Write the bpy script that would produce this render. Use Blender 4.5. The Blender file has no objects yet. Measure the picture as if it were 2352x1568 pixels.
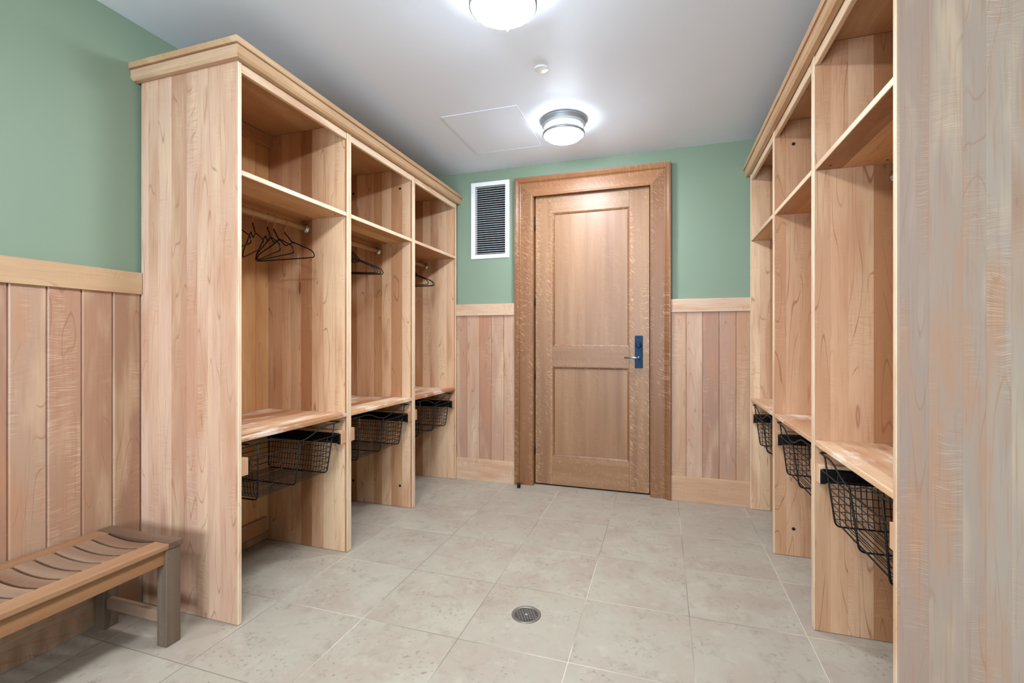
import bpy, bmesh, math, random
from mathutils import Vector, Matrix
random.seed(7)
SC = bpy.context.scene
COL = SC.collection
PI = math.pi

# ------------------------------------------------------------------ camera, world, light, exposure
F_PX = 1069.0
cam_d = bpy.data.cameras.new('camera')
cam_d.sensor_width = 36.0
cam_d.lens = F_PX / 2352 * 36.0
cam_d.shift_y = -4.0 / 2352
cam_d.clip_start = 0.02
cam = bpy.data.objects.new('camera', cam_d)
cam.location = (0, 0, 1.229)
cam.rotation_euler = (PI / 2, 0, math.atan2(345, F_PX))
COL.objects.link(cam)
SC.camera = cam

LAMP_STRENGTH = 118.0
LAMP_COLOR = (0.81, 0.905, 1.0)
WINDOW_WATTS = 122.0
WINDOW_COLOR = (0.70, 0.85, 1.0)

w = bpy.data.worlds.new('world')
SC.world = w
w.use_nodes = True
w.node_tree.nodes['Background'].inputs[0].default_value = (0.75, 0.87, 1.0, 1)
w.node_tree.nodes['Background'].inputs[1].default_value = 0.8

wl = bpy.data.lights.new('window_daylight', 'AREA')
wl.shape = 'RECTANGLE'
wl.size = 1.7
wl.size_y = 1.2
wl.energy = WINDOW_WATTS
wl.color = WINDOW_COLOR
wlo = bpy.data.objects.new('window_daylight', wl)
wlo.location = (-0.75, -3.12, 1.5)
wlo.rotation_euler = (PI / 2, 0, 0)
COL.objects.link(wlo)

SC.view_settings.view_transform = 'Standard'
SC.view_settings.look = 'None'
SC.view_settings.exposure = 0.95
SC.view_settings.gamma = 1.0
SC.view_settings.use_curve_mapping = False

# ------------------------------------------------------------------ helpers
def lin(r, g, b):
    f = lambda c: (c / 255 / 12.92) if c / 255 <= 0.04045 else ((c / 255 + 0.055) / 1.055) ** 2.4
    return (f(r), f(g), f(b), 1)

class MB:
    """collects shapes into one mesh"""
    def __init__(s):
        s.bm = bmesh.new()
        s.pl = s.bm.faces.layers.float.new('plank')
    def _new(s, before, plank, smooth=False):
        for f in s.bm.faces:
            if f not in before:
                f[s.pl] = plank
                f.smooth = smooth
    def box(s, x0, x1, y0, y1, z0, z1, bev=0.0, plank=0.0, seg=2):
        if x0 > x1: x0, x1 = x1, x0
        if y0 > y1: y0, y1 = y1, y0
        before = set(s.bm.faces)
        vs = [s.bm.verts.new((x, y, z)) for x in (x0, x1) for y in (y0, y1) for z in (z0, z1)]
        fs = []
        for q in ((0, 1, 3, 2), (4, 6, 7, 5), (0, 4, 5, 1), (2, 3, 7, 6), (0, 2, 6, 4), (1, 5, 7, 3)):
            fs.append(s.bm.faces.new([vs[i] for i in q]))
        if bev > 0:
            es = list({e for f in fs for e in f.edges})
            bmesh.ops.bevel(s.bm, geom=es, offset=bev, segments=seg, profile=0.5, affect='EDGES')
        s._new(before, plank)
        return s
    def prism(s, pts, mapf, a0, a1, plank=0.0, smooth=False):
        """2D outline pts (p,q) swept from a0 to a1; mapf(p,q,a)->xyz"""
        n = len(pts)
        A = [s.bm.verts.new(mapf(p, q, a0)) for p, q in pts]
        B = [s.bm.verts.new(mapf(p, q, a1)) for p, q in pts]
        fs = [s.bm.faces.new(A), s.bm.faces.new(B[::-1])]
        for i in range(n):
            j = (i + 1) % n
            f = s.bm.faces.new((A[i], B[i], B[j], A[j]))
            f.smooth = smooth
            fs.append(f)
        for f in fs:
            f[s.pl] = plank
        return s
    def quad(s, pts, plank=0.0):
        f = s.bm.faces.new([s.bm.verts.new(p) for p in pts])
        f[s.pl] = plank
        return s
    def tube(s, pts, r, seg=8, closed=False, cap=True):
        pts = [Vector(p) for p in pts]
        n = len(pts)
        rings = []
        up = None
        for i in range(n):
            if closed:
                t = (pts[(i + 1) % n] - pts[i - 1])
            elif i == 0:
                t = pts[1] - pts[0]
            elif i == n - 1:
                t = pts[-1] - pts[-2]
            else:
                t = (pts[i + 1] - pts[i]).normalized() + (pts[i] - pts[i - 1]).normalized()
            t.normalize()
            if up is None:
                up = Vector((0, 0, 1)) if abs(t.z) < 0.9 else Vector((1, 0, 0))
            up = (up - t * up.dot(t))
            if up.length < 1e-5:
                up = Vector((1, 0, 0)) - t * t.x
            up.normalize()
            sd = t.cross(up)
            k = 1.0
            if 0 < i < n - 1:
                c = (pts[i + 1] - pts[i]).normalized().dot((pts[i] - pts[i - 1]).normalized())
                k = min(1.4, 1 / max(0.3, math.sqrt(max(0.0, (1 + c) / 2))))
            rings.append([s.bm.verts.new(pts[i] + (up * math.cos(2 * PI * j / seg) + sd * math.sin(2 * PI * j / seg)) * r * (1 if seg > 6 else 1))
                          for j in range(seg)])
        m = n if closed else n - 1
        for i in range(m):
            a, b = rings[i], rings[(i + 1) % n]
            for j in range(seg):
                f = s.bm.faces.new((a[j], a[(j + 1) % seg], b[(j + 1) % seg], b[j]))
                f.smooth = True
        if cap and not closed:
            s.bm.faces.new(rings[0][::-1])
            s.bm.faces.new(rings[-1])
        return s
    def lathe(s, prof, c, seg=48, mapf=None, smooth=True):
        """prof: (radius, height) list turned about the axis through c"""
        mapf = mapf or (lambda a, b, h: (c[0] + a, c[1] + b, c[2] + h))
        rings = []
        for r, h in prof:
            if r < 1e-6:
                rings.append([s.bm.verts.new(mapf(0, 0, h))])
            else:
                rings.append([s.bm.verts.new(mapf(r * math.cos(2 * PI * j / seg), r * math.sin(2 * PI * j / seg), h)) for j in range(seg)])
        for a, b in zip(rings, rings[1:]):
            for j in range(seg):
                k = (j + 1) % seg
                if len(a) == 1 and len(b) == 1:
                    continue
                if len(a) == 1:
                    f = s.bm.faces.new((a[0], b[j], b[k]))
                elif len(b) == 1:
                    f = s.bm.faces.new((a[j], b[0], a[k]))
                else:
                    f = s.bm.faces.new((a[j], b[j], b[k], a[k]))
                f.smooth = smooth
        return s
    def build(s, name, mat, parent=None, loc=(0, 0, 0), normals=True):
        if normals:
            bmesh.ops.recalc_face_normals(s.bm, faces=s.bm.faces[:])
        me = bpy.data.meshes.new(name)
        s.bm.to_mesh(me)
        s.bm.free()
        me.materials.append(mat)
        o = bpy.data.objects.new(name, me)
        COL.objects.link(o)
        o.location = loc
        if parent is not None:
            o.parent = parent
        return o

def thing(name, label, cat, loc=(0, 0, 0), rz=0.0, group=None):
    o = bpy.data.objects.new(name, None)
    o.empty_display_size = 0.05
    COL.objects.link(o)
    o.location = loc
    o.rotation_euler = (0, 0, rz)
    o['label'] = label
    o['category'] = cat
    if group:
        o['group'] = group
    return o

def structure(o):
    o['kind'] = 'structure'
    return o

def copy_thing(root, label, loc, rz=0.0):
    r = root.copy()
    COL.objects.link(r)
    r.location = loc
    r.rotation_euler = (0, 0, rz)
    r['label'] = label
    for ch in list(root.children):
        c = ch.copy()
        COL.objects.link(c)
        c.parent = r
        for g in list(ch.children):
            d = g.copy()
            COL.objects.link(d)
            d.parent = c
    return r

# ------------------------------------------------------------------ materials
class N:
    """tiny node-graph writer"""
    def __init__(s, name):
        s.m = bpy.data.materials.new(name)
        s.m.use_nodes = True
        s.t = s.m.node_tree
        s.bsdf = s.t.nodes['Principled BSDF']
        s.out = s.t.nodes['Material Output']
    def n(s, typ, **kw):
        x = s.t.nodes.new(typ)
        for k, v in kw.items():
            setattr(x, k, v)
        return x
    def put(s, sock, v):
        if isinstance(v, bpy.types.NodeSocket):
            s.t.links.new(v, sock)
        else:
            sock.default_value = v
    def math(s, op, a, b=0.0, c=None, clamp=False):
        x = s.n('ShaderNodeMath', operation=op, use_clamp=clamp)
        s.put(x.inputs[0], a)
        s.put(x.inputs[1], b)
        if c is not None:
            s.put(x.inputs[2], c)
        return x.outputs[0]
    def xyz(s, x, y, z):
        c = s.n('ShaderNodeCombineXYZ')
        for i, v in enumerate((x, y, z)):
            s.put(c.inputs[i], v)
        return c.outputs[0]
    def noise(s, vec, scale=1.0, detail=2.0, rough=0.5, dist=0.0):
        x = s.n('ShaderNodeTexNoise')
        s.put(x.inputs['Vector'], vec)
        x.inputs['Scale'].default_value = scale
        x.inputs['Detail'].default_value = detail
        x.inputs['Roughness'].default_value = rough
        x.inputs['Distortion'].default_value = dist
        return x.outputs['Fac']
    def white(s, v):
        x = s.n('ShaderNodeTexWhiteNoise', noise_dimensions='1D')
        s.put(x.inputs['W'], v)
        return x.outputs['Value']
    def ramp(s, fac, stops, interp='LINEAR'):
        x = s.n('ShaderNodeValToRGB')
        x.color_ramp.interpolation = interp
        e = x.color_ramp.elements
        while len(e) < len(stops):
            e.new(0.5)
        for i, (p, c) in enumerate(stops):
            e[i].position = p
            e[i].color = c
        s.put(x.inputs[0], fac)
        return x.outputs[0]
    def smooth(s, v, a, b):
        x = s.n('ShaderNodeMapRange', interpolation_type='SMOOTHSTEP')
        s.put(x.inputs[0], v)
        x.inputs[1].default_value = a
        x.inputs[2].default_value = b
        return x.outputs[0]
    def mix(s, fac, a, b, blend='MIX'):
        x = s.n('ShaderNodeMix', data_type='RGBA', blend_type=blend)
        s.put(x.inputs[0], fac)
        s.put(x.inputs[6], a)
        s.put(x.inputs[7], b)
        return x.outputs[2]
    def coords(s):
        tc = s.n('ShaderNodeTexCoord')
        sp = s.n('ShaderNodeSeparateXYZ')
        s.t.links.new(tc.outputs['Object'], sp.inputs[0])
        return sp.outputs
    def bump(s, h, dist=0.001, strength=0.5):
        x = s.n('ShaderNodeBump')
        x.inputs['Strength'].default_value = strength
        x.inputs['Distance'].default_value = dist
        s.put(x.inputs['Height'], h)
        s.t.links.new(x.outputs[0], s.bsdf.inputs['Normal'])
    def base(s, c, rough=0.5, metal=0.0, spec=None, coat=0.0):
        s.put(s.bsdf.inputs['Base Color'], c)
        s.put(s.bsdf.inputs['Roughness'], rough)
        s.bsdf.inputs['Metallic'].default_value = metal
        if spec is not None:
            s.bsdf.inputs['Specular IOR Level'].default_value = spec
        if coat:
            s.bsdf.inputs['Coat Weight'].default_value = coat
            s.bsdf.inputs['Coat Roughness'].default_value = 0.3
        return s.m

MAPLE = [(0.0, lin(142, 92, 58)), (0.12, lin(204, 160, 124)), (0.26, lin(178, 128, 90)), (0.40, lin(218, 180, 144)),
         (0.55, lin(160, 110, 72)), (0.68, lin(196, 150, 108)), (0.82, lin(208, 168, 136)), (0.92, lin(226, 192, 156)), (1.0, lin(186, 136, 96))]
PALE = [(0.0, lin(154, 128, 113)), (0.2, lin(169, 149, 134)), (0.4, lin(159, 137, 123)), (0.6, lin(174, 154, 137)),
        (0.8, lin(155, 129, 115)), (1.0, lin(171, 154, 140))]
RAIL = [(0.0, lin(178, 141, 104)), (0.5, lin(187, 153, 118)), (1.0, lin(181, 145, 109))]
EDGE = [(0.0, lin(211, 180, 147)), (0.5, lin(220, 193, 162)), (1.0, lin(215, 186, 155))]  # lightened maple: direct lamp light put into the front edge colour
BOARDS = [(0.0, lin(138, 93, 73)), (0.2, lin(165, 126, 102)), (0.4, lin(171, 135, 104)), (0.6, lin(152, 110, 89)),
          (0.8, lin(173, 139, 116)), (1.0, lin(125, 79, 58))]

def wood(name, across, along, width=None, palette=MAPLE, figure=1.0, lines=1.0, knots=1.0, rough=0.42, worn=0.0, seed=0.0, dark=lin(112, 66, 44)):
    k = N(name)
    c = k.coords()
    ax = {'x': 0, 'y': 1, 'z': 2}
    u, l = c[ax[across]], c[ax[along]]
    t = c[3 - ax[across] - ax[along]]
    info = k.n('ShaderNodeObjectInfo')
    rnd = k.math('MULTIPLY_ADD', info.outputs['Random'], 37.0, seed)
    at = k.n('ShaderNodeAttribute', attribute_name='plank')
    pid = k.math('MULTIPLY_ADD', at.outputs['Fac'], 7.31, rnd)
    if width:
        # staves of uneven width: wobble the lateral coordinate by a slow 1-D noise
        wob = k.noise(k.xyz(k.math('MULTIPLY_ADD', u, 6.0, rnd), rnd, 0.0), 1.0, 1.0)
        uu = k.math('DIVIDE', k.math('MULTIPLY_ADD', wob, 0.09, k.math('ADD', u, 50.0)), width)
        pid = k.math('ADD', k.math('FLOOR', uu), pid)
        seam = k.math('ABSOLUTE', k.math('SUBTRACT', k.math('FRACT', uu), 0.5))
    r1 = k.white(pid)
    r2 = k.white(k.math('ADD', pid, 91.7))
    off = k.math('MULTIPLY', r2, 40.0)
    tone = k.ramp(r1, palette)
    us = k.math('ADD', u, k.math('MULTIPLY', t, 1.0))
    # slow colour drift and mineral streaks along the grain
    drift = k.noise(k.xyz(k.math('MULTIPLY', us, 9.0), k.math('MULTIPLY_ADD', l, 1.4, off), off), 1.0, 3.0, 0.55)
    col = k.mix(k.math('MULTIPLY', k.smooth(drift, 0.48, 0.70), 0.6), tone, lin(179, 126, 91))
    col = k.mix(k.math('MULTIPLY', k.smooth(drift, 0.5, 0.28), 0.35), col, lin(227, 195, 158))
    # fine pores
    fine = k.noise(k.xyz(k.math('MULTIPLY', us, 160.0), k.math('MULTIPLY_ADD', l, 5.0, off), off), 1.0, 2.0, 0.6)
    col = k.mix(k.math('MULTIPLY', k.smooth(fine, 0.5, 0.78), 0.32), col, lin(152, 102, 71))
    # curly cross figure
    wv = k.noise(k.xyz(k.math('MULTIPLY', us, 7.0), k.math('MULTIPLY_ADD', l, 5.0, off), off), 1.0, 1.0)
    ph = k.math('MULTIPLY', k.math('ADD', l, k.math('MULTIPLY', wv, 0.10)), 1000.0)
    rip = k.math('SINE', ph)
    rip2 = k.noise(k.xyz(k.math('MULTIPLY', us, 16.0), k.math('MULTIPLY_ADD', k.math('ADD', l, k.math('MULTIPLY', wv, 0.06)), 210.0, off), off), 1.0, 1.0)
    rips = k.math('ADD', k.math('MULTIPLY', rip, 0.25), k.math('MULTIPLY', k.math('SUBTRACT', rip2, 0.5), 1.6))
    msk = k.noise(k.xyz(k.math('MULTIPLY', us, 10.0), k.math('MULTIPLY_ADD', l, 2.6, off), k.math('ADD', off, 8.0)), 1.0, 2.0)
    msk = k.math('MULTIPLY', k.smooth(msk, 0.42, 0.66), k.math('MULTIPLY_ADD', r2, 0.8, 0.35))
    fig = k.math('MULTIPLY', rips, msk)
    col = k.mix(k.math('MULTIPLY', k.smooth(fig, 0.02, 0.5), 0.38 * figure), col, lin(160, 107, 76))
    col = k.mix(k.math('MULTIPLY', k.smooth(fig, -0.02, -0.5), 0.25 * figure), col, lin(228, 195, 160))
    # cathedral growth lines, thin and broken
    cn = k.noise(k.xyz(k.math('MULTIPLY', us, 7.0), k.math('MULTIPLY_ADD', l, 0.75, off), off), 1.0, 1.5, 0.5)
    ln = k.math('ABSOLUTE', k.math('SINE', k.math('MULTIPLY', cn, 46.0)))
    brk = k.noise(k.xyz(k.math('MULTIPLY', us, 14.0), k.math('MULTIPLY_ADD', l, 2.2, off), k.math('ADD', off, 3.0)), 1.0, 2.0)
    lm = k.math('MULTIPLY', k.smooth(ln, 0.20, 0.0), k.smooth(brk, 0.42, 0.60))
    col = k.mix(k.math('MULTIPLY', lm, 0.62 * lines), col, lin(142, 89, 57))
    # knots and gum marks, small and rare
    vo = k.n('ShaderNodeTexVoronoi')
    k.put(vo.inputs['Vector'], k.xyz(k.math('MULTIPLY', us, 7.5), k.math('MULTIPLY_ADD', l, 1.7, off), off))
    vo.inputs['Scale'].default_value = 1.0
    kn = k.math('ADD', vo.outputs['Distance'], k.math('MULTIPLY', k.math('SUBTRACT', drift, 0.5), 0.35))
    vr = k.n('ShaderNodeSeparateXYZ')
    k.t.links.new(vo.outputs['Color'], vr.inputs[0])
    sel = k.math('GREATER_THAN', vr.outputs[0], 0.62)
    col = k.mix(k.math('MULTIPLY', k.math('MULTIPLY', k.smooth(kn, 0.26, 0.05), sel), 0.45 * knots), col, lin(150, 91, 59))
    col = k.mix(k.math('MULTIPLY', k.math('MULTIPLY', k.smooth(kn, 0.055, 0.02), sel), 0.85 * knots), col, dark)
    if width:
        col = k.mix(k.math('MULTIPLY', k.smooth(seam, 0.488, 0.499), 0.35), col, lin(142, 95, 66))
    rv = rough
    if worn:
        wn = k.noise(k.xyz(k.math('MULTIPLY', us, 9.0), k.math('MULTIPLY_ADD', l, 3.0, rnd), rnd), 1.0, 6.0, 0.65)
        wm = k.math('MULTIPLY', k.smooth(wn, 0.5, 0.62), worn)
        col = k.mix(wm, col, lin(238, 226, 210))
        rv = k.math('MULTIPLY_ADD', wm, 0.2, rough)
    k.bump(k.math('ADD', fig, k.math('MULTIPLY', fine, -0.3)), 0.0006, 0.35)
    return k.base(col, rv, spec=0.4)

def oak(name, across, along, seed=0.0, warm=1.0, fleck=1.0, tone=None):
    k = N(name)
    c = k.coords()
    ax = {'x': 0, 'y': 1, 'z': 2}
    u, l = c[ax[across]], c[ax[along]]
    t = c[3 - ax[across] - ax[along]]
    us = k.math('ADD', u, k.math('MULTIPLY', t, 1.0))
    info = k.n('ShaderNodeObjectInfo')
    off = k.math('MULTIPLY_ADD', info.outputs['Random'], 23.0, seed)
    d = k.noise(k.xyz(k.math('MULTIPLY', us, 12.0), k.math('MULTIPLY_ADD', l, 0.5, off), off), 1.0, 2.0)
    A, B, C = tone or (lin(142, 102, 70), lin(154, 115, 82), lin(130, 91, 62))
    col = k.ramp(d, [(0.3, C), (0.5, A), (0.72, B)])
    g = k.noise(k.xyz(k.math('MULTIPLY', us, 230.0), k.math('MULTIPLY_ADD', l, 7.0, off), off), 1.0, 3.0, 0.6)
    col = k.mix(k.math('MULTIPLY', k.smooth(g, 0.5, 0.75), 0.4), col, lin(128, 82, 50))
    # medullary rays: short slanting bright flecks
    wob = k.noise(k.xyz(k.math('MULTIPLY', us, 8.0), k.math('MULTIPLY_ADD', l, 3.0, off), off), 1.0, 1.0)
    a = k.math('MULTIPLY_ADD', wob, 0.15, k.math('MULTIPLY_ADD', us, 0.7, l))
    b = k.math('SUBTRACT', us, k.math('MULTIPLY', l, 0.3))
    r = k.noise(k.xyz(k.math('MULTIPLY', a, 190.0), k.math('MULTIPLY', b, 26.0), off), 1.0, 1.0, 0.4)
    m = k.noise(k.xyz(k.math('MULTIPLY', us, 14.0), k.math('MULTIPLY_ADD', l, 1.2, off), k.math('ADD', off, 5.0)), 1.0, 1.0)
    rays = k.math('MULTIPLY', k.smooth(r, 0.57, 0.66), k.smooth(m, 0.36, 0.6))
    col = k.mix(k.math('MULTIPLY', rays, 0.42 * fleck), col, lin(226, 184, 140))
    k.bump(g, 0.0004, 0.25)
    return k.base(col, 0.40, spec=0.38)

def plain(name, c, rough=0.5, metal=0.0, spec=None, speck=0.04, scale=40.0):
    k = N(name)
    co = k.coords()
    v = k.noise(k.xyz(co[0], co[1], co[2]), scale, 3.0)
    c2 = tuple(min(1.0, x * (1 - speck * 2)) for x in c[:3]) + (1,)
    col = k.mix(v, c2, c)
    return k.base(col, rough, metal, spec)

def paint(name, c, tex=1.0):
    k = N(name)
    co = k.coords()
    v = k.noise(k.xyz(co[0], co[1], co[2]), 2.0, 3.0)
    f = k.noise(k.xyz(co[0], co[1], co[2]), 260.0, 2.0)
    col = k.mix(k.math('MULTIPLY', v, 0.10), c, tuple(x * 0.9 for x in c[:3]) + (1,))
    k.bump(f, 0.0006, 0.12 * tex)
    return k.base(col, 0.55, spec=0.3)

def tile_floor():
    k = N('limestone tile')
    c = k.coords()
    S, X0, Y0 = 0.4575, -0.3425, 2.2105
    fx = k.math('DIVIDE', k.math('SUBTRACT', c[0], X0), S)
    fy = k.math('DIVIDE', k.math('SUBTRACT', c[1], Y0), S)
    dx = k.math('MULTIPLY', k.math('SUBTRACT', 0.5, k.math('ABSOLUTE', k.math('SUBTRACT', k.math('FRACT', fx), 0.5))), S)
    dy = k.math('MULTIPLY', k.math('SUBTRACT', 0.5, k.math('ABSOLUTE', k.math('SUBTRACT', k.math('FRACT', fy), 0.5))), S)
    de = k.math('MINIMUM', dx, dy)
    tid = k.math('MULTIPLY_ADD', k.math('FLOOR', fx), 13.7, k.math('MULTIPLY', k.math('FLOOR', fy), 3.1))
    rt = k.white(tid)
    off = k.math('MULTIPLY', rt, 30.0)
    P = k.xyz(k.math('ADD', c[0], off), c[1], off)
    big = k.noise(P, 3.2, 4.0, 0.6)
    med = k.noise(P, 13.0, 9.0, 0.72, 0.3)
    base = k.mix(rt, lin(162, 152, 136), lin(171, 162, 145))
    col = k.mix(k.smooth(big, 0.35, 0.68), base, lin(160, 145, 130))
    blot = k.smooth(med, 0.50, 0.74)
    col = k.mix(k.math('MULTIPLY', blot, 0.55), col, lin(127, 113, 98))
    pit = k.noise(P, 55.0, 4.0, 0.6)
    cl = k.noise(P, 6.0, 3.0)
    pm = k.math('MULTIPLY', k.smooth(pit, 0.57, 0.68), k.smooth(cl, 0.46, 0.62))
    col = k.mix(k.math('MULTIPLY', pm, 0.55), col, lin(101, 87, 75))
    lt = k.noise(P, 14.0, 5.0)
    col = k.mix(k.math('MULTIPLY', k.smooth(lt, 0.55, 0.75), 0.35), col, lin(184, 174, 159))
    gn = k.noise(k.xyz(c[0], c[1], 0.0), 1.3, 2.0)
    gcol = k.mix(k.smooth(gn, 0.42, 0.56), lin(198, 185, 170), lin(123, 112, 98))
    gm = k.smooth(de, 0.0022, 0.0012)
    col = k.mix(gm, col, gcol)
    k.bump(k.math('SUBTRACT', k.math('MULTIPLY', pm, -0.4), gm), 0.0015, 0.3)
    return k.base(col, 0.42, spec=0.4)

def emitter(name, c, strength):
    k = N(name)
    k.base(lin(245, 245, 245), 0.4)
    k.bsdf.inputs['Emission Color'].default_value = tuple(c) + (1,)
    k.bsdf.inputs['Emission Strength'].default_value = strength
    return k.m

M_PANEL = wood('maple panel upright', 'x', 'z', 0.075, MAPLE, lines=1.2)
ENDP = [(0.0, lin(178, 136, 110)), (0.2, lin(202, 164, 140)), (0.4, lin(194, 154, 128)), (0.6, lin(208, 172, 148)), (0.8, lin(188, 146, 122)), (1.0, lin(200, 164, 142))]
M_ENDP = wood('maple end panel', 'x', 'z', 0.075, ENDP, figure=1.3, lines=0.9)
M_PALE = wood('pale maple panel upright', 'x', 'z', 0.058, PALE, figure=1.2, lines=0.5, knots=0.8)
SHADE_AMBER = [(p, (c[0], c[1] * 0.90, c[2] * 0.68, 1)) for p, c in MAPLE]  # maple pushed orange: warm bounced shade put into shelf and back colour
M_SHELF = wood('maple shelf', 'x', 'y', 0.11, SHADE_AMBER, figure=0.7, lines=0.8, knots=0.4)
M_SEAT = wood('worn maple seat', 'x', 'y', 0.10, MAPLE, figure=0.6, lines=0.8, knots=0.2, worn=0.55)
M_BACK = wood('maple back boards', 'y', 'z', None, SHADE_AMBER, figure=0.6)
M_RAILY = wood('maple rail lengthwise', 'z', 'y', None, RAIL, figure=0.7, lines=0.5, knots=0.25)
M_SHADE_CLEAT = wood('shade-darkened maple cleat lengthwise', 'z', 'y', None, MAPLE[:1] + MAPLE[2:3], figure=0.5, lines=0.8, knots=0.2)  # darkest maple tones only: shade at the locker back put into the colour
RAILX = [(0.0, lin(186, 146, 114)), (0.5, lin(200, 168, 140)), (1.0, lin(194, 156, 126))]
M_RAILX = wood('maple rail crosswise', 'z', 'x', None, RAILX, figure=1.5, lines=0.5, knots=0.4)
M_BASEY = wood('maple baseboard lengthwise', 'z', 'y', None, BOARDS, figure=0.8, lines=0.8, knots=0.4)
M_WLEFT = wood('maple wainscot boards', 'y', 'z', None, BOARDS, figure=1.6, knots=1.0, seed=3.0)
M_WBACK = wood('maple wainscot boards end wall', 'x', 'z', None, [(p, tuple(min(1.0, v * 1.15) for v in c[:3]) + (1,)) for p, c in BOARDS], figure=1.2, knots=0.8, seed=9.0)
M_BLOCK = wood('maple block', 'x', 'z', None, MAPLE, figure=0.5, knots=0.0)
TEAK_T = (lin(160, 122, 92), lin(180, 142, 108), lin(140, 102, 76))
M_TEAKY = oak('oiled teak lengthwise', 'x', 'y', 1.0, fleck=0.1, tone=(lin(149, 109, 78), lin(165, 127, 94), lin(132, 94, 66)))
M_TEAKX = oak('grey teak slat', 'y', 'x', 2.0, fleck=0.15, tone=(lin(136, 108, 87), lin(156, 130, 109), lin(121, 90, 70)))
M_TEAKEND = oak('dark teak end board', 'y', 'x', 5.0, fleck=0.0, tone=(lin(97, 73, 58), lin(112, 87, 71), lin(83, 60, 48)))
M_TEAKLEG = oak('weathered teak leg', 'x', 'z', 4.0, fleck=0.1, tone=(lin(102, 84, 70), lin(123, 110, 96), lin(84, 65, 51)))
M_TEAKAP = oak('orange teak apron', 'z', 'y', 6.0, fleck=0.05, tone=(lin(139, 95, 61), lin(156, 111, 75), lin(121, 80, 48)))
M_OAKV = oak('oak upright', 'x', 'z', 0.0)
M_OAKH = oak('oak crosswise', 'z', 'x', 3.0, fleck=0.45)
M_OAKPAN = oak('oak panel', 'x', 'z', 7.0, fleck=0.15)
M_OAKTRIM = oak('oak casing', 'x', 'z', 11.0, fleck=0.7, tone=(lin(127, 84, 52), lin(137, 95, 64), lin(115, 75, 46)))
M_GREEN = paint('sage green paint', lin(126, 141, 120))
M_CEIL = paint('ceiling white paint', lin(228, 234, 243))
M_FLOOR = tile_floor()
M_BLACK = plain('black powder coat', lin(11, 11, 11), 0.42, spec=0.25)
M_PLASTIC = plain('black hanger coating', lin(7, 7, 7), 0.4, spec=0.25)
M_COPPER = plain('bare hanger wire', lin(206, 166, 132), 0.3, 0.9)
M_CHROME = plain('chrome', lin(196, 196, 198), 0.18, 1.0)
M_NICKEL = plain('brushed nickel', lin(164, 170, 172), 0.5, 0.6)
M_WHITE = plain('white enamel', lin(232, 234, 234), 0.4, speck=0.01)
M_DARK = plain('dark void', lin(10, 10, 12), 0.8)
M_LOCK = plain('lock plate with painted blue reflection', lin(6, 50, 80), 0.5, 0.0, spec=0.2, speck=0.15, scale=60)  # dark bronze with its blue reflection put into the base colour
M_LEVER = plain('satin lever', lin(150, 178, 196), 0.25, 0.9)
M_BRONZE = plain('dark bronze', lin(44, 36, 30), 0.4, 0.6)
M_STEEL = plain('drain steel', lin(132, 124, 116), 0.42, 0.6, speck=0.12)
M_GLASS = emitter('lit opal glass', LAMP_COLOR, LAMP_STRENGTH)
M_GLASSBAND = emitter('lit opal glass side', LAMP_COLOR, LAMP_STRENGTH * 0.13)
M_EDGE = wood('light-painted maple edge', 'x', 'z', None, EDGE, figure=0.4, lines=0.3, knots=0.0)
M_LIT_EDGEY = wood('light-painted maple edge lengthwise', 'z', 'y', None, EDGE, figure=0.4, lines=0.3, knots=0.0)

def window_glass():
    k = N('window glass')
    tr = k.n('ShaderNodeBsdfTransparent')
    gl = k.n('ShaderNodeBsdfGlossy')
    gl.inputs['Roughness'].default_value = 0.02
    fr = k.n('ShaderNodeFresnel')
    mx = k.n('ShaderNodeMixShader')
    k.t.links.new(fr.outputs[0], mx.inputs[0])
    k.t.links.new(tr.outputs[0], mx.inputs[1])
    k.t.links.new(gl.outputs[0], mx.inputs[2])
    k.t.links.new(mx.outputs[0], k.out.inputs[0])
    return k.m
M_PANE = window_glass()

# ------------------------------------------------------------------ room shell
XL, XR, YB, YF, ZC = -2.34, 1.215, 3.805, -2.95, 2.705

def grid_wall(mb, a0, a1, z0, z1, holes, put):
    """boxes covering a rectangle except its holes; put(a0,a1,z0,z1) adds one"""
    As = sorted({a0, a1, *[h[0] for h in holes], *[h[1] for h in holes]})
    Zs = sorted({z0, z1, *[h[2] for h in holes], *[h[3] for h in holes]})
    for p, q in zip(As, As[1:]):
        for r, s in zip(Zs, Zs[1:]):
            cx, cz = (p + q) / 2, (r + s) / 2
            if any(h[0] < cx < h[1] and h[2] < cz < h[3] for h in holes):
                continue
            put(p, q, r, s)

structure(MB().box(XL - .15, XR + .15, YF - .15, YB + .2, -0.1, 0.0).build('floor', M_FLOOR))
structure(MB().box(XL - .15, XR + .15, YF - .15, YB + .2, ZC, ZC + 0.1).build('ceiling', M_CEIL))
structure(MB().box(XL - .12, XL, YF - .12, YB + .2, 0, ZC).build('wall_left', M_GREEN))
structure(MB().box(XR, XR + .12, YF - .12, YB + .2, 0, ZC).build('wall_right', M_GREEN))
VENT = (-1.575, -1.275, 1.965, 2.57)
DOORH = (-1.062, -0.060, 0.0, 2.475)
mb = MB()
grid_wall(mb, XL, XR, 0, ZC, [VENT, DOORH], lambda p, q, r, s: mb.box(p, q, YB, YB + .09, r, s))
mb.box(XL, XR, YB + .09, YB + .19, 0, ZC)
structure(mb.build('wall_back', M_GREEN))
WIN = (-1.65, 0.15, 0.88, 2.12)
mb = MB()
grid_wall(mb, XL, XR, 0, ZC, [WIN], lambda p, q, r, s: mb.box(p, q, YF - .12, YF, r, s))
structure(mb.build('wall_front', M_GREEN))

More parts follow.
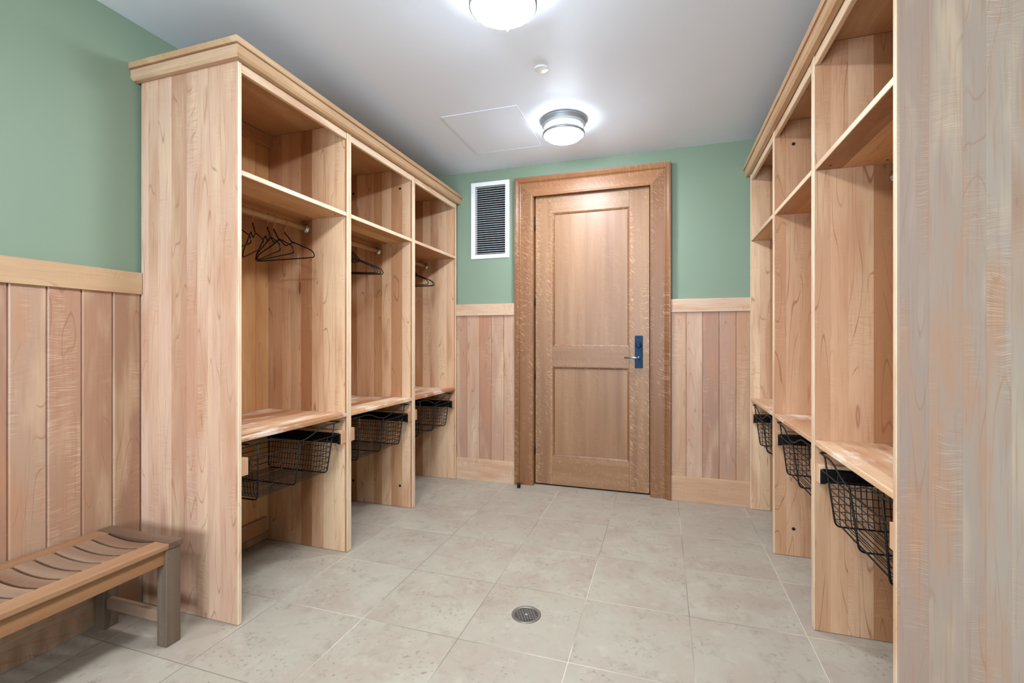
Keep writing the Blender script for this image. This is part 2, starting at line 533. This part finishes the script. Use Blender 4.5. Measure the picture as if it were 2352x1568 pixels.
win = structure(thing('window_1', 'white framed window behind the viewer', 'window', ((WIN[0] + WIN[1]) / 2, YF - .06, WIN[2])))
for k in ('label', 'category'):
    del win[k]
hw, hh = (WIN[1] - WIN[0]) / 2, WIN[3] - WIN[2]
mb = MB()
mb.box(-hw, -hw + .05, -.04, .04, 0, hh).box(hw - .05, hw, -.04, .04, 0, hh).box(-hw, hw, -.04, .04, 0, .05).box(-hw, hw, -.04, .04, hh - .05, hh)
mb.box(-.02, .02, -.03, .03, .05, hh - .05)
mb.build('window_frame', M_WHITE, win)
MB().box(-hw + .05, hw - .05, -.003, .003, .05, hh - .05).build('window_pane', M_PANE, win)

# wainscot: boards, cap rail, baseboard
RZ0, RZ1, BZ = 1.440, 1.540, 0.190
mb = MB()
edges = [1.5405 - 0.1163 * i for i in range(-20, 40)]
edges = [e for e in edges if YF + .02 < e < YB]
for i, (b, a) in enumerate(zip(edges, edges[1:])):
    mb.box(XL, XL + .017, a + .0006, b - .0006, 0.0, RZ0 + .01, 0.0055, plank=[3, 1, 5, 2, 7, 4, 6][i % 7] + i * .37, seg=1)
structure(mb.build('trim_1', M_WLEFT))
structure(MB().box(XL, XL + .031, YF + .01, 1.538, RZ0, RZ1, .002, plank=2).build('trim_2', M_RAILY))
structure(MB().box(XL + .0172, XL + .030, YF + .01, 1.538, 0, BZ, .002, plank=5).build('baseboard_left', M_BASEY))
def end_wall_boards(name, xs, tones):
    mb = MB()
    for (a, b), tn in zip(zip(xs, xs[1:]), tones):
        mb.box(a + .0006, b - .0006, YB - .020, YB, 0.0, RZ0 + .01, 0.003, plank=tn, seg=1)
    structure(mb.build(name, M_WBACK))
end_wall_boards('trim_3', [-1.790, -1.641, -1.522, -1.412, -1.296, -1.1905], [4.2, 1.3, 8.7, 5.1, 2.4])
end_wall_boards('trim_4', [0.0635, 0.174, 0.291, 0.406, 0.521, 0.66], [8.7, 6.3, 11.2, 2.4, 3.3])
structure(MB().box(-1.790, -1.1905, YB - .034, YB, RZ0, RZ1, .002, plank=1).build('trim_5', M_RAILX))
structure(MB().box(.0635, .66, YB - .034, YB, RZ0, RZ1, .002, plank=4).build('trim_6', M_RAILX))
structure(MB().box(-1.790, -1.1905, YB - .033, YB - .0205, 0, BZ, .002, plank=7).build('baseboard_back', M_RAILX))
structure(MB().box(.0635, .66, YB - .033, YB - .0205, 0, BZ, .002, plank=3).build('baseboard_end', M_RAILX))

# ------------------------------------------------------------------ door with oak casing
cas = structure(bpy.data.objects.new('trim_7', None))
COL.objects.link(cas)
CX0, CX1, CI0, CI1, CH = -1.192, 0.064, -1.037, -0.088, 2.437
# profile across the casing: distance from inner edge -> protrusion in front of the wall
PROF = [(0, 0), (0, .016), (.004, .019), (.010, .019), (.014, .021), (.105, .021), (.112, .025), (.118, .036), (.128, .043), (.136, .047), (.140, .050), (.152, .050), (.154, .047), (.154, 0)]
def casing_leg(mx, sgn, name):
    mb = MB()
    W_ = 0.154
    n = len(PROF)
    rows = []
    for z_end in (0, 1):
        row = []
        for p, q in PROF:
            x = (CI1 + p * (CX1 - CI1) / W_) if sgn > 0 else (CI0 - p * (CI0 - CX0) / W_)
            z = 0.0 if z_end == 0 else CH + p * (2.594 - CH) / W_
            row.append(mb.bm.verts.new((x, YB - q, z)))
        rows.append(row)
    for i in range(n - 1):
        mb.bm.faces.new((rows[0][i], rows[0][i + 1], rows[1][i + 1], rows[1][i]))
    mb.bm.faces.new(rows[0])
    mb.bm.faces.new(rows[1][::-1])
    return mb.build(name, M_OAKTRIM, cas)
casing_leg(0, 1, 'casing_leg')
casing_leg(0, -1, 'casing_leg')
mb = MB()
rows = []
for sgn in (-1, 1):
    row = []
    for p, q in PROF:
        x = (CI1 + p * (CX1 - CI1) / .154) if sgn > 0 else (CI0 - p * (CI0 - CX0) / .154)
        row.append(mb.bm.verts.new((x, YB - q, CH + p * (2.594 - CH) / .154)))
    rows.append(row)
for i in range(len(PROF) - 1):
    mb.bm.faces.new((rows[0][i], rows[0][i + 1], rows[1][i + 1], rows[1][i]))
mb.build('casing_head', oak('oak casing head', 'z', 'x', 13.0, fleck=0.4, tone=(lin(156, 106, 68), lin(170, 120, 82), lin(142, 94, 60))), cas)

door = structure(bpy.data.objects.new('door_1', None))
COL.objects.link(door)
DX0, DX1, DY, DT = -1.0275, -0.0965, 3.835, 2.452
mb = MB()
mb.box(-1.060, -1.0345, YB + .001, YB + .085, 0, 2.472).box(-.0905, -.062, YB + .001, YB + .085, 0, 2.472).box(-1.0345, -.0905, YB + .001, YB + .085, 2.456, 2.472)
mb.build('jamb', M_OAKTRIM, door)
MB().box(-1.034, -.091, DY + .01, DY + .05, 0.0005, .004).build('gap_shade', M_DARK, door)  # near-black strip standing in for the shade under the door
PX0, PX1 = -0.857, -0.266      # inner panel
OX0, OX1 = -0.879, -0.249      # edge of the stiles
MB().box(DX0, OX0, DY, DY + .044, .012, DT, .002, plank=1).build('stile', M_OAKV, door)
MB().box(OX1, DX1, DY, DY + .044, .012, DT, .002, plank=2).build('stile', M_OAKV, door)
def door_rail(z0, z1, st):
    mb = MB()
    mb.box(OX0 + .0005, OX1 - .0005, DY, DY + .044, z0, z1, .001)
    return mb.build('rail', M_OAKH, door)
door_rail(2.298, DT, 0)
door_rail(1.004, 1.171, 1)
door_rail(.012, .249, 2)
def door_panel(z0, z1):
    mb = MB()
    mb.box(OX0 + .001, OX1 - .001, DY + .013, DY + .030, z0, z1)
    mb.build('door_panel', M_OAKPAN, door)
    # sticking: ogee bead round the opening
    mb = MB()
    R = [(0, .0005), (.004, .0005), (.007, .003), (.013, .006), (.017, .009), (.018, .013), (0, .013)]
    x0, x1 = OX0, OX1
    corners = []
    for p, q in R[:-1]:
        corners.append([(x0 + p, DY + q, z0 + p), (x1 - p, DY + q, z0 + p), (x1 - p, DY + q, z1 - p), (x0 + p, DY + q, z1 - p)])
    vv = [[mb.bm.verts.new(c) for c in ring] for ring in corners]
    for a, b in zip(vv, vv[1:]):
        for i in range(4):
            j = (i + 1) % 4
            mb.bm.faces.new((a[i], a[j], b[j], b[i]))
    mb.build('panel_moulding', M_OAKTRIM, door)
door_panel(1.171, 2.298)
door_panel(.249, 1.004)
for za, zb in ((2.157, 2.271), (1.523, 1.633), (.891, .998), (.264, .367)):
    mb = MB()
    mb.lathe([(0, za), (.0065, za), (.0065, zb), (0, zb)], (-1.0305, 3.8285, 0), 14)
    mb.lathe([(0, zb), (.004, zb), (.0045, zb + .004), (0, zb + .007)], (-1.0305, 3.8285, 0), 12)
    mb.build('hinge', M_BRONZE, door)
# lock set
lp = MB().box(-.208, -.147, DY - .010, DY, 1.004, 1.262, .003).build('lock_plate', M_LOCK, door)
lp['label'] = 'dark metal lock plate, blue reflection painted in'
mp = lambda cy, cx, cz: (lambda a, b, h: (cx + a, cy - h, cz + b))
mb = MB()
mb.lathe([(0, .016), (.018, .016), (.022, .010), (.024, 0)], (0, 0, 0), 28, mp(DY - .010, -.178, 1.187))
mb.prism([(-.006, -.018), (.006, -.018), (.0085, 0), (.006, .022), (-.006, .022), (-.0085, 0)], lambda p, q, a: (-.178 + p, a, 1.187 + q), DY - .026, DY - .044)
mb.build('thumbturn', M_LOCK, lp)
mb = MB()
mb.lathe([(0, 0), (.013, 0), (.013, .006), (.008, .008), (.008, .05), (0, .05)], (0, 0, 0), 20, mp(DY - .010, -.176, 1.087))
mb.tube([(-.170, DY - .054, 1.087), (-.20, DY - .054, 1.087), (-.286, DY - .054, 1.087)], .0075, 12)
lev = mb.build('lever', M_LEVER, lp)
lev['label'] = 'silvery lever handle'
MB().lathe([(0, 0), (.005, 0), (.004, .003), (0, .004)], (0, 0, 0), 12, mp(DY - .010, -.178, 1.245)).build('screw', M_LOCK, lp)

# ------------------------------------------------------------------ lockers
XFL, XFR, DEP = -1.733, 0.611, 0.588
YS = [1.540, 2.2865, 3.0265, 3.7690]
TH, TOPZ = 0.0185, 2.478

def locker(sgn, i, label):
    """sgn -1: run backing on the wall by the bench; +1: run across the room. local +d goes into the locker"""
    xf = XFL if sgn < 0 else XFR
    y0, y1 = YS[i] + .0008, YS[i + 1] - .0008
    W_ = y1 - y0
    root = thing('locker', label, 'locker', (xf, y0, 0), 0, 'open maple lockers')
    X = lambda d: sgn * d
    plain_end = sgn > 0 and i == 0
    for a in (0, 1):
        ya = 0 if a == 0 else W_ - TH
        sp = MB().box(X(.0045), X(DEP), ya, ya + TH, 0.002, TOPZ - .001, .0003, plank=i * 3 + a + 5 * (sgn > 0), seg=1).build(
            'side_panel', M_PALE if (plain_end and a == 0) else M_ENDP if (sgn < 0 and i == 0 and a == 0) else M_PANEL, root)
        eb = MB().box(X(0), X(.0048), ya, ya + TH, 0.002, TOPZ - .001, .0022, plank=i + a).build('lit_edge', M_EDGE, sp)  # strip added so the front edge carries lamp light in its colour
        eb['label'] = 'front edge with lamp light in its colour'
    a, b = TH + .0004, W_ - TH - .0004
    MB().box(X(.001), X(DEP - .02), a, b, .783, .806, .004, plank=i).build('seat', M_SEAT, root)
    sh = MB().box(X(.0085), X(DEP - .02), a, b, 1.943, 1.966, .0005, plank=i + .3, seg=1).build('shelf', M_SHELF, root)
    MB().box(X(.004), X(.0088), a, b, 1.943, 1.966, .0022, plank=i).build('lit_edge', M_LIT_EDGEY, sh)['label'] = 'front edge with lamp light in its colour'
    MB().box(X(.003), X(.024), a, b, 2.387, TOPZ - .001, .004, plank=i).build('top_rail', M_LIT_EDGEY, root)
    # tongue-and-groove back with a bottom rail, held clear of the floor
    mb = MB()
    n = 6
    shift = [.02, .05, .0][i]
    es = [a + .001] + [a + .001 + shift + (b - a - .002) * j / n for j in range(1, n)] + [b - .001]
    for j in range(n):
        mb.box(X(DEP - .019), X(DEP), es[j] + .0005, es[j + 1] - .0005, .068, TOPZ - .002, .0025, plank=j * 1.7 + i * 11 + 3 * sgn, seg=1)
    mb.build('back_panel', M_BACK, root)
    MB().box(X(DEP - .034), X(DEP - .0195), a + .03, b - .03, .066, .155, .003, plank=3).build('bottom_rail', M_SHADE_CLEAT, root)
    MB().box(X(DEP - .040), X(DEP - .0195), a, b, 1.860, 1.9425, .003, plank=4).build('cleat', M_SHADE_CLEAT, root)
    MB().box(X(DEP - .040), X(DEP - .0195), a, b, 2.400, TOPZ - .002, .003, plank=6).build('cleat', M_SHADE_CLEAT, root)
    # hanging rod in chrome sockets
    rx = .292
    rod = MB().tube([(X(rx), a + .004, 1.892), (X(rx), b - .004, 1.892)], .0165, 20).build('hanging_rod', wood('maple rod %d%d' % (i, sgn + 1), 'x', 'y', None, RAIL, figure=.2, lines=.4, knots=0), root)
    for ya, s in ((a, 1), (b, -1)):
        MB().lathe([(0, 0), (.027, 0), (.027, .003), (.0215, .004), (.0205, .020), (.0175, .020), (.0175, .006), (0, .006)], (0, 0, 0), 28,
                   lambda p, q, h, ya=ya, s=s: (X(rx) + p, ya + s * h, 1.892 + q)).build('rod_socket', M_CHROME, rod)
    # spacer blocks and black basket runners
    for s in (0, 1):
        ya, yb = (a, a + .041) if s == 0 else (b - .041, b)
        bl = MB().box(X(.008), X(.56), ya, yb, .633, .709, .002, plank=s + i).build('spacer_block', M_BLOCK, root)
        r0, r1 = (yb, yb + .012) if s == 0 else (ya - .012, ya)
        mb = MB()
        mb.box(X(.012), X(.535), r0, r1, .640, .690, .001)
        ym = (r0 + r1) / 2 + (.004 if s == 0 else -.004)
        mb.box(X(.016), X(.52), r0 - (.004 if s else 0), r1 + (0 if s else .004), .6445, .6495)
        mb.box(X(.016), X(.52), r0 - (.004 if s else 0), r1 + (0 if s else .004), .6805, .6855)
        mb.box(X(.010), X(.030), r0 + .003, r1 - .003, .634, .694, .002)
        mb.build('basket_runner', M_BLACK, root)
    # dark bolt caps on the middle unit's far panel
    if i == 1:
        for d in ((.104, .509) if sgn < 0 else (.099,)):
            for z in (2.341, .155):
                MB().lathe([(0, .0025), (.0085, .0020), (.0095, 0)], (0, 0, 0), 18,
                           lambda p, q, h, d=d, z=z: (X(d) + p, b - h, z + q)).build('bolt_cap', M_DARK, root)
    # shelf pin holes under the shelf
    for d in (.045, .24):
        MB().lathe([(0, -.0008), (.004, -.0008), (.0045, 0)], (X(d), b - .05, 1.943), 12).build('pin_hole', M_DARK, root)
    return root

locker(-1, 0, 'open maple locker whose tall plain end panel stands right beside the slatted bench')
locker(-1, 1, 'middle open maple locker of the row that starts at the bench')
locker(-1, 2, 'open maple locker of the bench row that ends at the white air vent wall')
locker(1, 0, 'open maple locker with the big pale bare end panel, across the room from the bench')
locker(1, 1, 'middle open maple locker of the row facing the bench, one dark bolt cap above')
locker(1, 2, 'narrow looking open maple locker beside the wainscot on the lock side of the door')

def crown(sgn, label):
    xf = XFL if sgn < 0 else XFR
    root = thing('crown_moulding', label, 'crown moulding', (xf, YS[0], TOPZ), 0, 'crown mouldings of the locker rows')
    X = lambda d: sgn * d
    L = YB - .001 - YS[0]
    back = abs((XL if sgn < 0 else XR) - xf) - .001
    mb = MB()
    prof = [(-.0425, .004), (-.040, .0005), (back, .0005), (back, .027), (-.041, .027), (-.0435, .024), (-.0435, .006)]
    mb.prism(prof, lambda p, q, a: (X(p), a, q), -.043, L)
    mb.build('top_board', M_RAILY, root)
    # fascia with a chamfered lower edge, along the front and returning on the end
    fz0, fz1, t = -.050, -.0005, .034
    mb = MB()
    pf = [(-.0008, fz0), (-.024, fz0), (-t, fz0 + .012), (-t, fz1 - .003), (-t + .003, fz1), (-.0008, fz1)]
    n = len(pf)
    A = [mb.bm.verts.new((X(p), p, q)) for p, q in pf]
    B = [mb.bm.verts.new((X(p), L, q)) for p, q in pf]
    mb.bm.faces.new(A); mb.bm.faces.new(B[::-1])
    for k in range(n):
        j = (k + 1) % n
        mb.bm.faces.new((A[k], B[k], B[j], A[j]))
    mb.build('fascia', M_RAILY, root)
    mb = MB()
    A = [mb.bm.verts.new((X(p), p, q)) for p, q in pf]
    B = [mb.bm.verts.new((X(back), p, q)) for p, q in pf]
    mb.bm.faces.new(A); mb.bm.faces.new(B[::-1])
    for k in range(n):
        j = (k + 1) % n
        mb.bm.faces.new((A[k], B[k], B[j], A[j]))
    mb.build('fascia', M_RAILX, root)
crown(-1, 'stepped maple crown moulding capping the locker row beside the bench')
crown(1, 'stepped maple crown moulding capping the locker row across from the bench')

# ------------------------------------------------------------------ wire baskets
def arc_path(pts, r=.018, n=5):
    """round the inner corners of a polyline"""
    P = [Vector(p) for p in pts]
    out = [P[0]]
    for i in range(1, len(P) - 1):
        a = (P[i - 1] - P[i]); b = (P[i + 1] - P[i])
        rr = min(r, a.length * .45, b.length * .45)
        p0 = P[i] + a.normalized() * rr
        p1 = P[i] + b.normalized() * rr
        for k in range(n + 1):
            t = k / n
            out.append(p0 * (1 - t) ** 2 + P[i] * 2 * t * (1 - t) + p1 * t ** 2)
    out.append(P[-1])
    return out

def make_basket(label, loc):
    """local: +x into the locker, y along the run, z world height; origin on the floor below its front"""
    root = thing('wire_basket', label, 'wire basket', loc, 0, 'black wire baskets under the seats')
    FX, BX = .012, .470
    yt, yb = .258, .232
    # rim: wavy front pull, returning along both sides
    fr = []
    for k in range(33):
        y = -.300 + .600 * k / 32
        dip = .5 * (1 + math.cos(PI * min(1.0, abs(y) / .20)))
        fr.append((FX - .004, y, .763 - .047 * dip))
    pts = [(BX + .02, -.305, .763), (FX + .02, -.305, .763), (FX + .006, -.304, .763)] + fr + [(FX + .006, .304, .763), (FX + .02, .305, .763), (BX + .02, .305, .763)]
    MB().tube(pts, .0033, 8).build('rim', M_BLACK, root)
    # straight bar that rides on the runners
    mb = MB()
    mb.tube(arc_path([(BX, -.304, .6945), (FX, -.304, .6945), (FX, .304, .6945), (BX, .304, .6945)], .012, 4), .003, 8)
    mb.build('rest_bar', M_BLACK, root)
    # three heavy frames
    for y0 in (-.258, 0.0, .258):
        ys = y0 * .90
        top = .758 if y0 else .7165
        mb = MB()
        mb.tube(arc_path([(FX, y0, top), (FX + .030, ys, .490), (BX - .02, ys, .490), (BX, y0, .757)], .022, 6), .0036, 8)
        mb.build('frame_wire', M_BLACK, root)
    # fine mesh
    mb = MB()
    nx = 21
    for k in range(nx):
        x = FX + .045 + (BX - FX - .080) * k / (nx - 1)
        mb.tube(arc_path([(x, -yt, .690), (x, -yb, .4945), (x, yb, .4945), (x, yt, .690)], .022, 5), .0017, 6)
    for k in range(6):
        f = (k + 1) / 7
        z = .490 + (.690 - .490) * f
        yy = yb + (yt - yb) * f
        x = FX + .030 * (.758 - z) / (.758 - .490)
        mb.tube([(x, -yy, z), (x, yy, z)], .0017, 6)
        xb = BX - .02 * (.757 - z) / (.757 - .490)
        mb.tube([(xb, -yy, z), (xb, yy, z)], .0017, 6)
        for s in (-1, 1):
            mb.tube([(x, s * yy, z), (xb, s * yy, z)], .0017, 6)
    mb.build('wire_mesh', M_BLACK, root)
    return root

yc = [(YS[i] + YS[i + 1]) / 2 for i in range(3)]
LB = ['black wire basket under the seat of the locker next to the bench',
      'black wire basket under the seat of the middle locker in the bench row',
      'black wire basket in the bench row, close to the end wall with the vent']
RB = ['black wire basket under the seat beside the big pale end panel',
      'black wire basket under the middle seat of the row facing the bench',
      'small looking black wire basket beside the wainscot on the lock side of the door']
b0 = make_basket(LB[0], (XFL, yc[0], 0))
b0.rotation_euler = (0, 0, PI)
for i in (1, 2):
    copy_thing(b0, LB[i], (XFL, yc[i], 0), PI)
for i in range(3):
    copy_thing(b0, RB[i], (XFR, yc[i], 0), 0)

# ------------------------------------------------------------------ hangers
def make_hanger(label, loc, rz):
    """origin at the top of the rod; local x spans the shoulders"""
    root = thing('coat_hanger', label, 'hanger', loc, rz, 'black wire hangers on the locker rods')
    pts = []
    R = .019
    zc = -.0165
    for k in range(15):
        a = math.radians(205 - k * 205 / 14 - 10)
        pts.append((R * math.cos(a), 0, zc + R * math.sin(a)))
    pts = [(x, y, z) for x, y, z in pts]
    pts += [(.018, 0, -.030), (.010, 0, -.046), (.002, 0, -.062), (0, 0, -.078)]
    MB().tube(pts, .0014, 8).build('hook', M_COPPER, root)['label'] = 'bare metal hook'
    J = (.052, 0, -.134)
    body = [(0, 0, -.074), (.001, 0, -.086), (.012, 0, -.092), (.030, 0, -.112), (.046, 0, -.132), J, (.10, 0, -.153), (.165, 0, -.180), (.190, 0, -.194), (.202, 0, -.210), (.203, 0, -.220), (.196, 0, -.228),
            (.15, 0, -.229), (-.15, 0, -.229), (-.196, 0, -.228), (-.203, 0, -.220), (-.202, 0, -.208), (-.190, 0, -.192), (-.165, 0, -.178), (-.10, 0, -.148), (-.045, 0, -.118), (-.036, 0, -.116),
            (-.028, 0, -.122), (.002, 0, -.150), (.010, 0, -.152), (.022, 0, -.147), (.056, 0, -.138), (.075, 0, -.144)]
    MB().tube(body, .0033, 8).build('shoulder_wire', M_PLASTIC, root)
    return root

RODX, RODZ = XFL - .292, 1.892 + .0165 + .0022
H1 = [(2.105, -.01, 'black wire hanger hung first from the chrome rod end in the bench locker'),
      (2.026, -.31, 'second black wire hanger from the chrome rod end in the bench locker'),
      (1.983, -.47, 'third black wire hanger from the chrome rod end in the bench locker'),
      (1.888, -.49, 'fourth black wire hanger from the chrome rod end, standing a little apart'),
      (1.780, -.38, 'black wire hanger half hidden behind the end panel beside the bench')]
h0 = None
for y, s, lab in H1:
    if h0 is None:
        h0 = make_hanger(lab, (RODX, y, RODZ), math.asin(s))
    else:
        copy_thing(h0, lab, (RODX, y, RODZ), math.asin(s))
ORD = ['first', 'second', 'third', 'fourth']
for k, (y, s) in enumerate([(2.712, .40), (2.680, .43), (2.646, .41), (2.615, .45)]):
    copy_thing(h0, '%s black wire hanger from the rod end, bunched in the middle bench row locker' % ORD[k], (RODX, y, RODZ), math.asin(s))
for k, (y, s) in enumerate([(3.515, .03), (3.490, .04), (3.405, .05)]):
    copy_thing(h0, '%s black wire hanger from the rod end in the locker beside the end wall' % ORD[k], (RODX, y, RODZ), math.asin(s))

# ------------------------------------------------------------------ bench
BX0, BX1, BY0, BY1, BT = -2.305, -1.876, 0.12, 1.408, 0.413
bench = thing('slatted_bench', 'weathered teak bench with curved slats standing against the wainscot', 'bench', ((BX0 + BX1) / 2, (BY0 + BY1) / 2, 0))
ox, oy = (BX0 + BX1) / 2, (BY0 + BY1) / 2
hx, hy = (BX1 - BX0) / 2, (BY1 - BY0) / 2
RW = .078
for s in (-1, 1):
    MB().box(s * hx, s * (hx - RW), -hy + .056, hy - .056, BT - .022, BT, .004, plank=s + 2).build('side_rail', M_TEAKY, bench)
    # end board: dished across like the slats
    def dished(y0, y1, sag, x0, x1, zt, th, mat, nm, ends=True):
        mb = MB()
        n = 16
        top, bot = [], []
        for k in range(n + 1):
            f = k / n
            x = x0 + (x1 - x0) * f
            q = max(0.0, 1 - ((x) / ((hx - RW) * 1.0)) ** 2) if sag else 0
            top.append((x, zt - sag * q))
            bot.append((x, zt - sag * q - th))
        mb.prism(top + bot[::-1], lambda p, q, a: (p, a, q), y0, y1)
        bmesh.ops.bevel(mb.bm, geom=[e for e in mb.bm.edges if abs((e.verts[0].co - e.verts[1].co).y) < 1e-6 and e.verts[0].co.z > zt - sag - .001 - .002], offset=.0025, segments=1, affect='EDGES')
        return mb.build(nm, mat, bench)
    ya, yb = (hy - .0555, hy) if s > 0 else (-hy, -hy + .0555)
    dished(ya, yb, .0045, -hx, hx, BT, .022, M_TEAKEND, 'end_board')
    MB().box(s * (hx - .014), s * (hx - .036), -hy + .064, hy - .064, .331, BT - .0235, .003, plank=s).build('apron', M_TEAKAP, bench)
    MB().box(-hx + .07, hx - .07, s * (hy - .022), s * (hy - .044), .331, BT - .036, .003).build('end_apron', M_TEAKX, bench)
    for r in (-1, 1):
        MB().box(r * (hx - .004), r * (hx - .058), s * (hy - .008), s * (hy - .066), 0.0, BT - .0225, .003, plank=r + 2 * s).build('leg', M_TEAKLEG, bench)
    MB().box(-hx + .058, hx - .058, s * (hy - .030), s * (hy - .056), .086, .130, .003).build('stretcher', M_TEAKX, bench)
sy = hy - .0555
n_sl = 19
pitch = (2 * sy - .011) / n_sl
for k in range(n_sl):
    ya = sy - .011 - k * pitch
    dished(ya - pitch + .011, ya, .0135, -hx + RW + .0004, hx - RW - .0004, BT - .0012, .016, M_TEAKX, 'slat')

# ------------------------------------------------------------------ ceiling: lights, cover plate, hatch
def ceiling_light(label, x, y):
    root = thing('ceiling_light', label, 'ceiling light', (x, y, ZC), 0, 'flush drum ceiling lights')
    MB().lathe([(0, -.0005), (.153, -.0005), (.153, -.010), (.151, -.014), (.147, -.017), (.146, -.032), (.142, -.036), (.137, -.039), (.133, -.046), (.129, -.048), (0, -.048)], (0, 0, 0), 72).build('pan', M_NICKEL, root)
    MB().lathe([(0, -.0485), (.1245, -.0485), (.1245, -.0985), (0, -.0985)], (0, 0, 0), 72).build('glass_drum', M_GLASSBAND, root)
    MB().lathe([(0, -.099), (.1245, -.099), (.121, -.108), (.109, -.120), (.085, -.130), (.05, -.1365), (0, -.139)], (0, 0, 0), 72).build('glass_dome', M_GLASS, root)
    MB().lathe([(.1255, -.083), (.137, -.083), (.1405, -.0865), (.1405, -.099), (.137, -.1025), (.1255, -.1025), (.1255, -.083)], (0, 0, 0), 72).build('ring', M_NICKEL, root)
    for k in range(3):
        a = math.radians(100 + 120 * k)
        px, py = .1335 * math.cos(a), .1335 * math.sin(a)
        mb = MB()
        mb.tube([(px, py, -.032), (px, py, -.108)], .0022, 8)
        mb.lathe([(0, -.114), (.004, -.112), (.0045, -.106), (.003, -.101), (0, -.101)], (px, py, 0), 12)
        mb.build('rod', M_NICKEL, root)
    return root
l1 = ceiling_light('round ceiling light cut by the top of the picture, over the floor drain', -.627, 1.822)
copy_thing(l1, 'round nickel ringed ceiling light in front of the oak door', (-.632, 3.090, ZC))
copy_thing(l1, 'round ceiling light out of the picture above the bench', (-.80, .480, ZC))
copy_thing(l1, 'round ceiling light out of the picture in the window end of the room', (-.627, -.780, ZC))

o = MB().lathe([(0, -.010), (.034, -.010), (.0385, -.008), (.040, -.0055), (.036, -.0045), (.030, -.0005), (0, -.0005)], (0, 0, 0), 40).build('cover_plate', M_WHITE, None, (-.625, 2.455, ZC))
o['label'] = 'small round white cover plate on the ceiling between the two lights'
o['category'] = 'cover plate'
hat = thing('access_hatch', 'square white access hatch set flush in the ceiling near the vent', 'hatch', (-1.1345, 3.113, ZC))
mb = MB()
hx2, hy2 = .256, .314
mb.box(-hx2, hx2, -hy2, hy2, -.003, -.0004, .0006).build('hatch_panel', M_CEIL, hat)
mb = MB()
g, t = .003, .004
for (x0, x1, y0, y1) in ((-hx2 - g - t, hx2 + g + t, hy2 + g, hy2 + g + t), (-hx2 - g - t, hx2 + g + t, -hy2 - g - t, -hy2 - g), (-hx2 - g - t, -hx2 - g, -hy2 - g, hy2 + g), (hx2 + g, hx2 + g + t, -hy2 - g, hy2 + g)):
    mb.box(x0, x1, y0, y1, -.0035, -.0004)
mb.build('hatch_frame', M_CEIL, hat)

# ------------------------------------------------------------------ air vent on the end wall
vx0, vx1, vz0, vz1 = -1.606, -1.251, 1.938, 2.607
vent = thing('air_vent', 'white louvred air vent grille on the green wall beside the door', 'air vent', ((vx0 + vx1) / 2, YB, vz0))
a, h = (vx1 - vx0) / 2, vz1 - vz0
fi, fb = .037, .036
mb = MB()
mb.box(-a, -a + fi, -.007, -.0003, 0, h, .0015).box(a - fi, a, -.007, -.0003, 0, h, .0015)
mb.box(-a + fi, a - fi, -.007, -.0003, 0, fb, .0015).box(-a + fi, a - fi, -.007, -.0003, h - fb, h, .0015)
# inner return
mb.box(-a + fi - .004, -a + fi, -.001, .045, fb, h - fb).box(a - fi, a - fi + .004, -.001, .045, fb, h - fb)
mb.build('frame', M_WHITE, vent)
mb = MB()
nl = 31
for k in range(nl):
    z = fb + (h - 2 * fb) * (k + .5) / nl
    mb.prism([(-.004, z - .0014), (-.004, z + .0011), (.007, z + .0036), (.007, z + .0022)], lambda p, q, x: (x, p, q), -a + fi, a - fi)
mb.build('louvres', M_WHITE, vent)
MB().box(-a + fi - .004, a - fi + .004, .060, .066, fb - .006, h - fb + .006).build('duct', M_DARK, vent)
for sx, sz in ((-a + .018, h * .88), (a - .018, h * .5)):
    MB().lathe([(0, .001), (.003, .001), (.0035, 0)], (0, 0, 0), 10, lambda p, q, hh_, sx=sx, sz=sz: (sx + p, -.007 - hh_, sz + q)).build('screw', M_NICKEL, vent)

# ------------------------------------------------------------------ floor drain, door stop
dr = thing('floor_drain', 'round steel floor drain with a square hole grate in the tiles', 'drain', (-.5785, 2.000, 0))
MB().lathe([(.0655, .0002), (.0655, .0025), (.063, .0035), (.0495, .0034), (.0490, .0012), (.0490, .0002)], (0, 0, 0), 56).build('rim', M_STEEL, dr)
MB().lathe([(0, .0006), (.050, .0006)], (0, 0, 0), 40).build('pit', M_DARK, dr)
mb = MB()
R, nb = .0490, 8
for k in range(-nb // 2 + 0, nb // 2 + 1):
    p = k * .0118
    if abs(p) >= R - .002:
        continue
    hl = math.sqrt(R * R - p * p)
    for ang in (0, 1):
        c_, s_ = math.cos(math.radians(28)), math.sin(math.radians(28))
        ww = .0023
        def m(u_, v_):
            if ang: u_, v_ = -v_, u_
            return (u_ * c_ - v_ * s_, u_ * s_ + v_ * c_)
        z = .0030 - ang * .0002
        cs = [m(-hl, p - ww), m(hl, p - ww), m(hl, p + ww), m(-hl, p + ww)]
        lo = [mb.bm.verts.new((x, y, .0007)) for x, y in cs]
        hi = [mb.bm.verts.new((x, y, z)) for x, y in cs]
        mb.bm.faces.new(hi)
        mb.bm.faces.new(lo[::-1])
        for q in range(4):
            mb.bm.faces.new((lo[q], lo[(q + 1) % 4], hi[(q + 1) % 4], hi[q]))
mb.build('grate', M_STEEL, dr)
MB().lathe([(0, .0036), (.006, .0036), (.007, .0028)], (0, 0, 0), 16).build('screw', M_NICKEL, dr)

o = MB().lathe([(0, .040), (.009, .040), (.0115, .037), (.0175, .034), (.0175, .028), (.0145, .026), (.0145, .004), (.016, 0), (0, 0)], (0, 0, 0), 28).build('door_stop', M_BRONZE, None, (-1.135, 3.700, 0))
o['label'] = 'small dark bronze door stop on the floor at the hinge side casing'
o['category'] = 'door stop'
